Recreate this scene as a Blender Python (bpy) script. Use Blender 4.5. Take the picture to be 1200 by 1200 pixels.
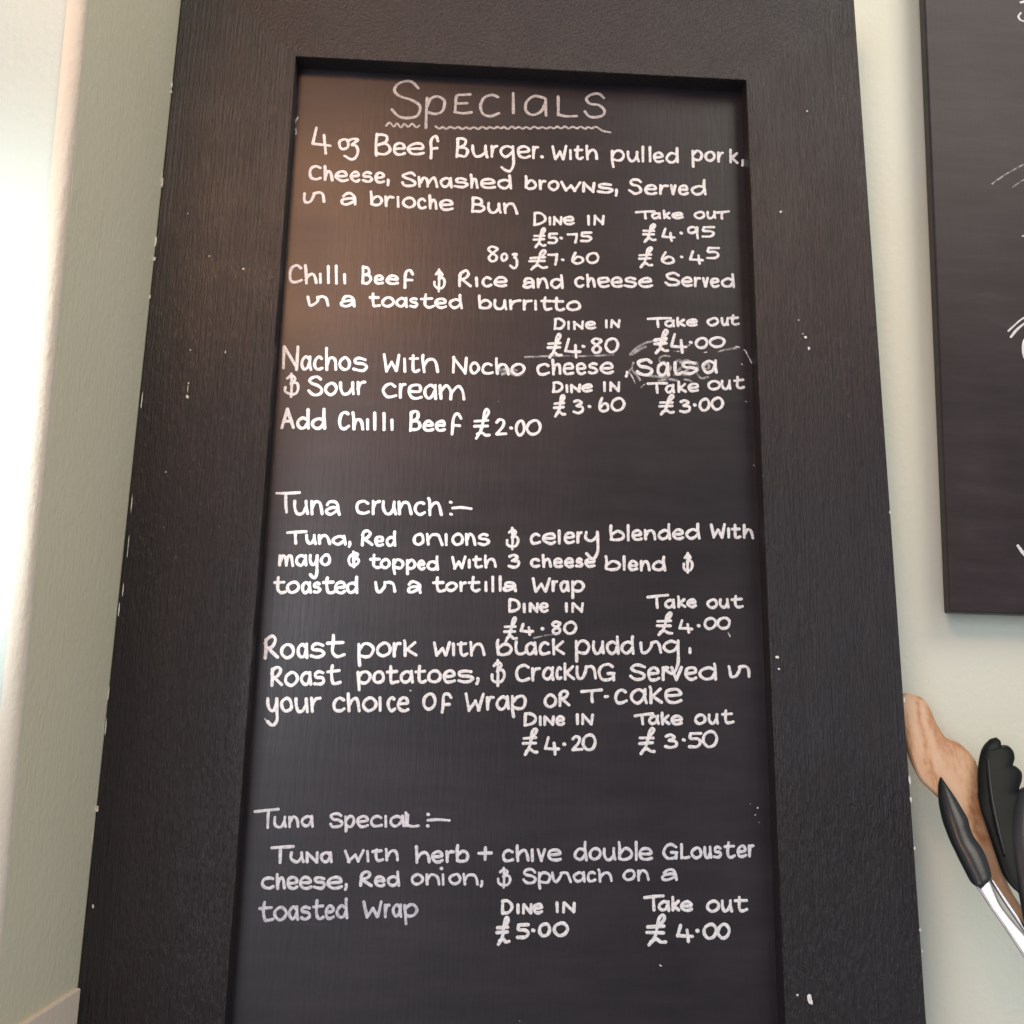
import bpy, bmesh, math, random
from mathutils import Vector, Matrix

random.seed(7)
scene = bpy.context.scene
COL = scene.collection
for o in list(bpy.data.objects):
    bpy.data.objects.remove(o, do_unlink=True)

# ------------------------------------------------------------------ camera
# solved from the vanishing points of the board's edges (photo is 1200 px square)
F = 1200.0
DIST = 0.67                                   # metres from lens to the board's front face
def unit(v): return v.normalized()
c_up = unit(Vector((83.0, -5098.0, 1200.0)))          # world up seen from the camera (x right, y down, z forward)
c_rt = Vector((21880.0, 639.0, 1200.0))
c_rt = unit(c_rt - c_up * c_rt.dot(c_up))             # world right
c_in = unit(c_up.cross(c_rt))                         # world depth, into the wall
if c_in.z < 0: c_in = -c_in
CAM = Vector((0.0, -DIST, 0.0))
def to_world(d):                                      # camera-space direction to world
    return Vector((d.dot(c_rt), d.dot(c_in), d.dot(c_up)))
def ray(u, v): return to_world(Vector((u - 600.0, v - 600.0, F)))
def at(u, v, y=0.0):                                  # point of a sight line on the plane Y = y
    r = ray(u, v); k = (y - CAM.y) / r.y
    return CAM + r * k
def at_x(u, v, x):
    r = ray(u, v); k = (x - CAM.x) / r.x
    return CAM + r * k
cam_d = bpy.data.cameras.new('camera'); cam_d.sensor_width = 36.0; cam_d.lens = 36.0 * F / 1200.0
cam_d.clip_start = 0.01; cam_d.clip_end = 50
cam = bpy.data.objects.new('camera', cam_d); COL.objects.link(cam)
X = to_world(Vector((1, 0, 0))); Y = to_world(Vector((0, -1, 0))); Z = to_world(Vector((0, 0, -1)))
cam.matrix_world = Matrix(((X.x, Y.x, Z.x, CAM.x), (X.y, Y.y, Z.y, CAM.y), (X.z, Y.z, Z.z, CAM.z), (0, 0, 0, 1)))
scene.camera = cam

# ------------------------------------------------------------------ light
w = bpy.data.worlds.new('World'); scene.world = w; w.use_nodes = True
bg = w.node_tree.nodes['Background']
bg.inputs[0].default_value = (0.84, 0.90, 1.0, 1); bg.inputs[1].default_value = 0.44
def area(name, loc, target, size, power, col, size_y=None):
    l = bpy.data.lights.new(name, 'AREA'); l.energy = power; l.color = col; l.size = size
    if size_y: l.shape = 'RECTANGLE'; l.size_y = size_y
    o = bpy.data.objects.new(name, l); COL.objects.link(o); o.location = loc
    o.rotation_euler = (Vector(target) - Vector(loc)).to_track_quat('-Z', 'Y').to_euler()
    return o
area('window_light', (-0.95, -2.1, 0.25), (0, 0, 0), 1.2, 22, (0.84, 0.91, 1.0), 1.5)
area('ceiling_light', (0.95, -0.95, 1.35), (0.15, 0, 0), 0.85, 13, (1.0, 0.91, 0.76))
area('warm_lamp', (-0.27, -0.90, 0.84), (-0.12, 0, 0.33), 0.26, 1.15, (1.0, 0.50, 0.25)).data.spread = math.radians(75)
sp = bpy.data.lights.new('added_wall_spot', 'SPOT'); sp.energy = 34; sp.color = (0.92, 0.98, 1.0)  # unseen spot, added to blow out a patch of the front wall
sp.spot_size = math.radians(30); sp.spot_blend = 0.9; sp.shadow_soft_size = 0.05
spo = bpy.data.objects.new('added_wall_spot', sp); COL.objects.link(spo)
spo.location = (-0.62, -0.72, 0.10)
spo.rotation_euler = (at(-40, 500, -0.11) - spo.location).to_track_quat('-Z', 'Y').to_euler()
vs = scene.view_settings
vs.view_transform = 'Standard'; vs.look = 'None'; vs.exposure = 0.0; vs.gamma = 1.0
vs.use_curve_mapping = False

# ------------------------------------------------------------------ materials
def new_mat(name, rough=0.6, spec=0.5):
    m = bpy.data.materials.new(name); m.use_nodes = True
    nt = m.node_tree; b = nt.nodes['Principled BSDF']
    b.inputs['Roughness'].default_value = rough
    b.inputs['Specular IOR Level'].default_value = spec
    return m, nt, b
def node(nt, kind, **kw):
    n = nt.nodes.new(kind)
    for k, v in kw.items():
        if k in n.inputs.keys(): n.inputs[k].default_value = v
        else: setattr(n, k, v)
    return n
def coords(nt, scale, rot=(0, 0, 0)):
    tc = node(nt, 'ShaderNodeTexCoord'); mp = node(nt, 'ShaderNodeMapping')
    mp.inputs['Scale'].default_value = scale; mp.inputs['Rotation'].default_value = rot
    nt.links.new(tc.outputs['Object'], mp.inputs['Vector'])
    return mp.outputs['Vector']
def noise(nt, vec, scale, detail=4, rough=0.55, dist=0.0):
    n = node(nt, 'ShaderNodeTexNoise', Scale=scale, Detail=detail, Roughness=rough, Distortion=dist)
    nt.links.new(vec, n.inputs['Vector']); return n.outputs['Fac']
def ramp(nt, fac, stops):
    r = node(nt, 'ShaderNodeValToRGB'); e = r.color_ramp.elements
    while len(e) < len(stops): e.new(0.5)
    for el, (p, c) in zip(e, stops):
        el.position = p; el.color = (*c, 1) if len(c) == 3 else c
    nt.links.new(fac, r.inputs['Fac']); return r.outputs['Color']
def mrange(nt, fac, a, b_, c, d):
    n = node(nt, 'ShaderNodeMapRange')
    for i, v in zip((1, 2, 3, 4), (a, b_, c, d)): n.inputs[i].default_value = v
    nt.links.new(fac, n.inputs[0]); return n.outputs[0]
def math_n(nt, op, a, b_=None):
    n = node(nt, 'ShaderNodeMath', operation=op)
    for i, v in enumerate((a, b_)):
        if v is None: continue
        if isinstance(v, (int, float)): n.inputs[i].default_value = v
        else: nt.links.new(v, n.inputs[i])
    return n.outputs[0]
def bump(nt, b, h, dist, strength=1.0):
    n = node(nt, 'ShaderNodeBump', Strength=strength, Distance=dist)
    nt.links.new(h, n.inputs['Height']); nt.links.new(n.outputs['Normal'], b.inputs['Normal'])

def wall_mat(name, c1, c2, streak=(40, 40, 5)):
    m, nt, b = new_mat(name, 0.5, 0.35)
    v = coords(nt, (1, 1, 1)); big = noise(nt, v, 5, 3)
    nt.links.new(ramp(nt, big, [(0.35, c1), (0.65, c2)]), b.inputs['Base Color'])
    v2 = coords(nt, streak); s = noise(nt, v2, 6, 3)
    f = noise(nt, v, 210, 3)
    h = math_n(nt, 'ADD', math_n(nt, 'MULTIPLY', s, 0.40), math_n(nt, 'MULTIPLY', f, 0.75))
    bump(nt, b, h, 0.0009, 0.7)
    return m
M = {}
M['wall'] = wall_mat('cream_green_paint', (0.725, 0.705, 0.565), (0.735, 0.735, 0.615))
M['cheek'] = wall_mat('sage_cream_paint', (0.70, 0.655, 0.485), (0.725, 0.685, 0.525), (60, 60, 4))
M['bead'] = wall_mat('pinkish_primer', (0.62, 0.57, 0.47), (0.67, 0.61, 0.515))
M['trim'] = wall_mat('pink_beige_gloss', (0.78, 0.66, 0.54), (0.81, 0.69, 0.57))
M['front'] = wall_mat('pale_mint_paint', (0.50, 0.575, 0.52), (0.53, 0.605, 0.55))

def frame_mat(name, grain):                    # black paint over open-grained softwood
    m, nt, b = new_mat(name, 0.42, 0.5)
    v = coords(nt, grain); v1 = coords(nt, (1, 1, 1))
    g = noise(nt, v, 7, 6, 0.62, 0.3)
    up = grain[2] < grain[0]
    bub = noise(nt, coords(nt, (480, 440, 130) if up else (450, 440, 420)), 1.0, 2, 0.5, 0.5)
    fineg = noise(nt, coords(nt, (620, 620, 14) if up else (500, 620, 500)), 1.0, 5, 0.7, 0.2)
    sep = node(nt, 'ShaderNodeSeparateXYZ'); nt.links.new(v1, sep.inputs[0])
    patch = noise(nt, v1, 6, 2)
    low = 0.9 if not up else mrange(nt, math_n(nt, 'ADD', sep.outputs[2], math_n(nt, 'MULTIPLY', patch, 0.5)), 0.56, 0.14, 0.45, 1.5)   # thicker, blistered paint on the lower half
    gm = mrange(nt, noise(nt, coords(nt, (14, 14, 3) if up else (3, 14, 14)), 1.6, 2), 0.38, 0.60, 0.25, 1.1 if up else 0.25)
    h = math_n(nt, 'ADD', math_n(nt, 'MULTIPLY', g, gm), math_n(nt, 'MULTIPLY', bub, low))
    h = math_n(nt, 'ADD', h, math_n(nt, 'MULTIPLY', fineg, 1.3 if up else 0.6))
    bump(nt, b, h, 0.0012, 0.95)
    nt.links.new(ramp(nt, g, [(0.3, (0.0125, 0.0080, 0.0083)), (0.62, (0.0195, 0.0130, 0.0136)), (0.80, (0.027, 0.0185, 0.0188))]), b.inputs['Base Color'])
    nt.links.new(mrange(nt, noise(nt, v1, 30, 3), 0.3, 0.7, 0.30, 0.44), b.inputs['Roughness'])
    return m
M['stile'] = frame_mat('black_painted_wood_upright', (75, 75, 2.2))
M['rail'] = frame_mat('black_painted_wood_crosswise', (45, 75, 75))
m, nt, b = new_mat('bare_chip', 0.8, 0.2)
nt.links.new(ramp(nt, noise(nt, coords(nt, (1, 1, 1)), 400, 2), [(0.3, (0.55, 0.5, 0.43)), (0.6, (0.82, 0.79, 0.74))]), b.inputs['Base Color'])
M['chip'] = m

def slate_mat(name, ca, cb):
    m, nt, b = new_mat(name, 0.45, 0.42)
    v = coords(nt, (1, 1, 1)); big = noise(nt, v, 9, 4, 0.6)
    wp = noise(nt, coords(nt, (3, 3, 18)), 6, 4, 0.6)                # wiped chalk haze, in broad strokes
    fac = math_n(nt, 'ADD', math_n(nt, 'MULTIPLY', big, 0.5), math_n(nt, 'MULTIPLY', wp, 0.5))
    nt.links.new(ramp(nt, fac, [(0.36, ca), (0.58, cb), (0.74, tuple(x * 1.5 for x in cb))]), b.inputs['Base Color'])
    nt.links.new(mrange(nt, big, 0.3, 0.7, 0.36, 0.45), b.inputs['Roughness'])
    fine = noise(nt, coords(nt, (260, 260, 30)), 1.5, 4, 0.6)
    bump(nt, b, fine, 0.0003, 0.45)
    return m
M['slate'] = slate_mat('chalkboard_paint', (0.0120, 0.0082, 0.0097), (0.021, 0.0150, 0.0180))
M['slate2'] = slate_mat('chalkboard_paint_worn', (0.026, 0.0185, 0.0198), (0.039, 0.0290, 0.0310))
M['slate2'].node_tree.nodes['Principled BSDF'].inputs['Specular IOR Level'].default_value = 0.22

def chalk_mat(name, c, amin, amax, scale=420, coat=(1, 1, 1)):
    m, nt, b = new_mat(name, 0.75, 0.2)
    b.inputs['Base Color'].default_value = (*c, 1)
    n = noise(nt, coords(nt, coat), scale, 3, 0.6)
    a = mrange(nt, n, 0.32, 0.62, amin, amax)
    if name.startswith('wiped'):
        at_n = node(nt, 'ShaderNodeAttribute'); at_n.attribute_name = 'cover'
        a = math_n(nt, 'MULTIPLY', a, at_n.outputs['Fac'])
    nt.links.new(a, b.inputs['Alpha'])
    return m
M['ink'] = chalk_mat('white_chalk_ink', (0.86, 0.84, 0.84), 0.66, 1.0, 650)
M['ink_mid'] = chalk_mat('thin_chalk_ink', (0.80, 0.79, 0.83), 0.62, 0.95)
M['ink_faint'] = chalk_mat('faded_chalk_ink', (0.76, 0.76, 0.83), 0.48, 0.86)
M['ink_head'] = chalk_mat('heading_chalk_ink', (0.60, 0.555, 0.54), 0.5, 0.88, 480)
M['smear'] = chalk_mat('wiped_chalk', (0.75, 0.74, 0.75), 0.02, 0.55, 260)
M['haze'] = chalk_mat('wiped_chalk_film', (0.7, 0.7, 0.75), 0.0, 0.045, 40)
M['smear2'] = chalk_mat('dry_chalk_trace', (0.8, 0.78, 0.78), -0.5, 0.85, 330)

m, nt, b = new_mat('oiled_beech', 0.42, 0.45)
rot = (0, math.radians(28), 0)
base = noise(nt, coords(nt, (16, 16, 2.6), rot), 1.0, 2, 0.5, 0.4)
ring = math_n(nt, 'SINE', math_n(nt, 'MULTIPLY', base, 60.0))
fib = noise(nt, coords(nt, (420, 420, 30), rot), 1.0, 3)
gf = math_n(nt, 'ADD', math_n(nt, 'MULTIPLY', ring, 0.30), math_n(nt, 'ADD', fib, 0.08))
nt.links.new(ramp(nt, gf, [(0.2, (0.44, 0.20, 0.095)), (0.45, (0.56, 0.315, 0.17)), (0.68, (0.60, 0.37, 0.225)), (0.95, (0.63, 0.405, 0.255))]), b.inputs['Base Color'])
M['wood'] = m
m, nt, b = new_mat('black_nylon', 0.32, 0.5)
nt.links.new(ramp(nt, noise(nt, coords(nt, (1, 1, 1)), 60, 3), [(0.3, (0.012, 0.013, 0.015)), (0.7, (0.020, 0.022, 0.025))]), b.inputs['Base Color'])
bump(nt, b, noise(nt, coords(nt, (1, 1, 1)), 500, 2), 0.0002, 0.4)
M['nylon'] = m
m, nt, b = new_mat('matt_black_nylon', 0.40, 0.13)
nt.links.new(ramp(nt, noise(nt, coords(nt, (1, 1, 1)), 60, 3), [(0.3, (0.006, 0.008, 0.008)), (0.7, (0.012, 0.014, 0.014))]), b.inputs['Base Color'])
M['nylon_matt'] = m
m, nt, b = new_mat('brushed_steel', 0.3, 0.5)
b.inputs['Metallic'].default_value = 1.0
nt.links.new(ramp(nt, noise(nt, coords(nt, (200, 200, 10)), 3, 3), [(0.3, (0.42, 0.40, 0.43)), (0.7, (0.56, 0.54, 0.57))]), b.inputs['Base Color'])
M['steel'] = m

# ------------------------------------------------------------------ mesh helpers
def link_mesh(name, verts, faces, mat, parent=None, smooth=False, mats=None, idx=None):
    me = bpy.data.meshes.new(name); me.from_pydata([tuple(v) for v in verts], [], faces)
    for mm in (mats or [mat]): me.materials.append(mm)
    if idx:
        for p, i in zip(me.polygons, idx): p.material_index = i
    if smooth:
        for p in me.polygons: p.use_smooth = True
    me.update()
    bm = bmesh.new(); bm.from_mesh(me); bmesh.ops.recalc_face_normals(bm, faces=bm.faces)
    bm.to_mesh(me); bm.free()
    o = bpy.data.objects.new(name, me); COL.objects.link(o)
    if parent:
        o.parent = parent; o.matrix_parent_inverse = Matrix.Identity(4)
        if parent.type == 'EMPTY' or parent.parent: pass
    return o
def tag(o, label=None, cat=None, group=None, kind=None):
    for k, v in (('label', label), ('category', cat), ('group', group), ('kind', kind)):
        if v: o[k] = v
    return o
def empty(name):
    o = bpy.data.objects.new(name, None); COL.objects.link(o); return o
def prism(poly, y0, y1):                        # polygon in X,Z between two depths
    n = len(poly)
    vs = [(p[0], y0, p[1]) for p in poly] + [(p[0], y1, p[1]) for p in poly]
    fs = [list(range(n)), list(range(2 * n - 1, n - 1, -1))]
    fs += [[i, (i + 1) % n, (i + 1) % n + n, i + n] for i in range(n)]
    return vs, fs
def bevel(o, wd, seg=3):
    md = o.modifiers.new('bevel', 'BEVEL'); md.width = wd; md.segments = seg; md.limit_method = 'ANGLE'
    return o
def catmull(pts, n=6, closed=False):
    out = []; N = len(pts)
    if N < 3: 
        a, b_ = pts[0], pts[-1]
        return [tuple(a[k] + (b_[k] - a[k]) * t / n for k in range(len(a))) for t in range(n + 1)]
    for i in range(N - 1):
        p0 = pts[max(i - 1, 0)]; p1 = pts[i]; p2 = pts[i + 1]; p3 = pts[min(i + 2, N - 1)]
        if i == 0: p0 = tuple(2 * a - b_ for a, b_ in zip(p1, p2))
        if i == N - 2: p3 = tuple(2 * a - b_ for a, b_ in zip(p2, p1))
        if closed:
            p0 = pts[i - 1] if i else pts[-2]
            p3 = pts[i + 2] if i + 2 < N else pts[1]
        for k in range(n):
            t = k / n
            out.append(tuple(0.5 * (2 * b_ + (c - a) * t + (2 * a - 5 * b_ + 4 * c - d) * t * t + (3 * b_ - a - 3 * c + d) * t ** 3)
                             for a, b_, c, d in zip(p0, p1, p2, p3)))
    out.append(tuple(pts[-1])); return out

# ------------------------------------------------------------------ the walls round it
WALL_Y = 0.050
XL = at(150, 600).x; XR = at(1043.5, 600).x          # outer faces of the board
ZT = at(600, 10).z
wv, wf = prism([(XL - 0.004, -1.1), (1.6, -1.1), (1.6, 1.3), (XL - 0.004, 1.3)], WALL_Y, WALL_Y + 0.1)
wall = link_mesh('wall', wv, wf, M['wall']); tag(wall, kind='structure')

XC = XL - 0.0007                                      # face of the return wall at left
e0 = at_x(97, 0, XC); e1 = at_x(29, 740, XC)
def edge_at(z):
    t = (z - e1.z) / (e0.z - e1.z); return e1.y + (e0.y - e1.y) * t
zb, zt = -0.9, 1.1
yb, yt = edge_at(zb), edge_at(zt)
R = 0.0085
vs_, fs_ = [], []
steps = 8
for z, ye in ((zb, yb), (zt, yt)):
    vs_ += [(XC, WALL_Y - 0.0005, z), (XC, ye + R, z)]
n0 = 2
cheek = link_mesh('side_wall', [(XC, WALL_Y + 0.02, zb), (XC, yb + R, zb), (XC, yt + R, zt), (XC, WALL_Y + 0.02, zt),
                                (XC - 0.1, WALL_Y + 0.02, zb), (XC - 0.1, yb + R, zb), (XC - 0.1, yt + R, zt), (XC - 0.1, WALL_Y + 0.02, zt)],
                  [(0, 1, 2, 3), (4, 7, 6, 5), (0, 4, 5, 1), (2, 6, 7, 3), (0, 3, 7, 4), (1, 5, 6, 2)], M['cheek'])
tag(cheek, kind='structure')
# rounded, primed corner bead down the arris
bv, bf = [], []
ns, nz = 10, 30
for j in range(nz + 1):
    z = zb + (zt - zb) * j / nz; ye = edge_at(z)
    for i in range(ns + 1):
        a = math.pi / 2 * i / ns
        r = R * (1 + 0.03 * math.sin(j * 2.3 + i) )
        bv.append((XC - R + r * math.cos(a), ye + R - r * math.sin(a), z))
for j in range(nz):
    for i in range(ns):
        k = j * (ns + 1) + i; bf.append((k, k + 1, k + ns + 2, k + ns + 1))
link_mesh('corner_bead', bv, bf, M['bead'], cheek, smooth=True)
FX = XC - R
front = link_mesh('front_wall', [(FX, yb + 0.0012, zb), (FX - 1.0, yb + 0.0012, zb), (FX - 1.0, yt + 0.0012, zt), (FX, yt + 0.0012, zt),
                                 (FX, yb + 0.08, zb), (FX - 1.0, yb + 0.08, zb), (FX - 1.0, yt + 0.08, zt), (FX, yt + 0.08, zt)],
                  [(0, 1, 2, 3), (4, 7, 6, 5), (0, 4, 5, 1), (2, 6, 7, 3), (0, 3, 7, 4), (1, 5, 6, 2)], M['front'])
tag(front, kind='structure')
# pale ledge low on the return wall
zl = (at_x(88, 1164, XC).z + at_x(22, 1193, XC).z) / 2
lv, lf = prism([(XC - 0.02, zl - 0.14), (XC + 0.003, zl - 0.14), (XC + 0.003, zl), (XC - 0.02, zl)], -0.20, -0.002)
ledge = link_mesh('trim_board', lv, lf, M['trim']); bevel(ledge, 0.001)
tag(ledge, 'pale pink painted trim along the foot of the sage return wall', 'trim')

# ------------------------------------------------------------------ the framed specials board
board = empty('menu_board')
tag(board, 'tall black framed chalkboard headed Specials, hung beside the sage return wall', 'chalkboard')
tl = at(345.6, 65.6); tr = at(875.5, 93.7)
IL = (tl.x + at(264.5, 1200).x) / 2; IR = (tr.x + at(919, 1200).x) / 2
ZI = (tl.z + tr.z) / 2
RAIL = (IL - XL)
ZO = ZI + RAIL * 0.95; ZB = at(600, 1200).z - 0.16; ZBI = ZB + RAIL
REC = 0.0145; THK = 0.024
board.location = (0, THK, ZB)
OFF = Vector(board.location)
def on_board(o):                                # keep world placement under the board's empty
    o.parent = board
    o.matrix_parent_inverse = Matrix.Translation(-OFF); return o
CHIPS_L = [(204, 63, 1.6, 3), (201, 98, 1.5, 6), (200, 107, 2.5, 2), (189, 207, 1.5, 7), (190, 215, 1.3, 9), (182, 283, 2.0, 8), (180, 303, 2.4, 3),
           (175, 348, 1.8, 3), (113, 948, 3.0, 3.6), (108, 980, 1.0, 8), (166, 470, .7, 12), (154, 590, .7, 14), (150, 640, .6, 16), (139, 715, .8, 8),
           (144, 690, .7, 10), (124, 850, .8, 10), (127, 812, .7, 8)]
CHIPS_LF = [(285, 315, 1.6, 1.6), (223, 410, 1.2, 1.2), (219.5, 465, 2.2, 2.6), (221, 449, 1.2, 1.2), (220, 455, .5, 6), (264, 412, .8, 2), (194, 553, 1, 1), (109, 1062, 1.2, 2), (245, 300, 1, 1), (220, 250, .8, .8)]
CHIPS_R = [(1066, 913, 1.6, 6), (1067.5, 937, 1.2, 3), (1072, 994, 1.2, 2.2), (1079, 1090, 1.6, 2), (1043, 600, 1.0, 2), (1060, 820, .8, 3), (1081, 1115, 1, 2)]
CHIPS_RF = [(915, 248, 2.2, 1.6), (946, 130, 1.4, 1.4), (948, 408, 2.2, 2.6), (944, 395, 2.0, 1.8), (941, 391, 1.2, 1.0), (936, 375, .8, 1.2), (949, 1170, 2.6, 5), (951, 1175, 2, 3), (935, 1166, 1.6, 1.4), (911, 770, 2, 2), (913, 784, 1.6, 1.2)]
def chip(verts, faces, u, v, a, b_, y, clampx=None):
    c = at(u, v, y); s = DIST / F
    n = 7; base = len(verts); verts.append((c.x, c.y, c.z))
    for i in range(n):
        t = 2 * math.pi * i / n; r = random.uniform(0.65, 1.25)
        x = c.x + a * s * r * math.cos(t)
        if clampx: x = max(clampx[0], min(clampx[1], x))
        verts.append((x, y + 0.0002, c.z + b_ * s * r * math.sin(t)))
    for i in range(n): faces.append((base, base + 1 + i, base + 1 + (i + 1) % n))
def frame_piece(name, poly, mat, chips=(), edge=None, parts=None):
    vv, ff = prism(poly, 0.0, THK)
    me_o = link_mesh(name, vv, ff, mat); on_board(me_o)
    wa = me_o.data.attributes.new('bevel_weight_edge', 'FLOAT', 'EDGE')
    for e in me_o.data.edges:
        d = me_o.data.vertices[e.vertices[0]].co - me_o.data.vertices[e.vertices[1]].co
        wa.data[e.index].value = 1.0 if abs(d.y) < 1e-6 and min(abs(d.x), abs(d.z)) < 1e-4 else 0.0
    md = me_o.modifiers.new('bevel', 'BEVEL'); md.width = 0.0008; md.segments = 3; md.limit_method = 'WEIGHT'
    if chips:
        for (u, v, a, b_) in chips:
            cv, cf = [], []; chip(cv, cf, u, v, a, b_, -0.0006, edge)
            co = link_mesh('paint_chip', cv, cf, M['chip']); co.parent = me_o
    return me_o
frame_piece('stile', [(XL, ZB), (IL, ZBI), (IL, ZI), (XL, ZO)], M['stile'], CHIPS_L + CHIPS_LF, (XL - 0.0008, XR))
frame_piece('stile', [(XR, ZB), (XR, ZO), (IR, ZI), (IR, ZBI)], M['stile'], CHIPS_R + CHIPS_RF, (XL, XR + 0.0008))
frame_piece('rail', [(XL, ZO), (IL, ZI), (IR, ZI), (XR, ZO)], M['rail'])
frame_piece('rail', [(XL, ZB), (XR, ZB), (IR, ZBI), (IL, ZBI)], M['rail'])
pv, pf = prism([(IL - 0.008, ZBI - 0.008), (IR + 0.008, ZBI - 0.008), (IR + 0.008, ZI + 0.008), (IL - 0.008, ZI + 0.008)], REC, REC + 0.006)
panel = on_board(link_mesh('panel', pv, pf, M['slate']))

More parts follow.
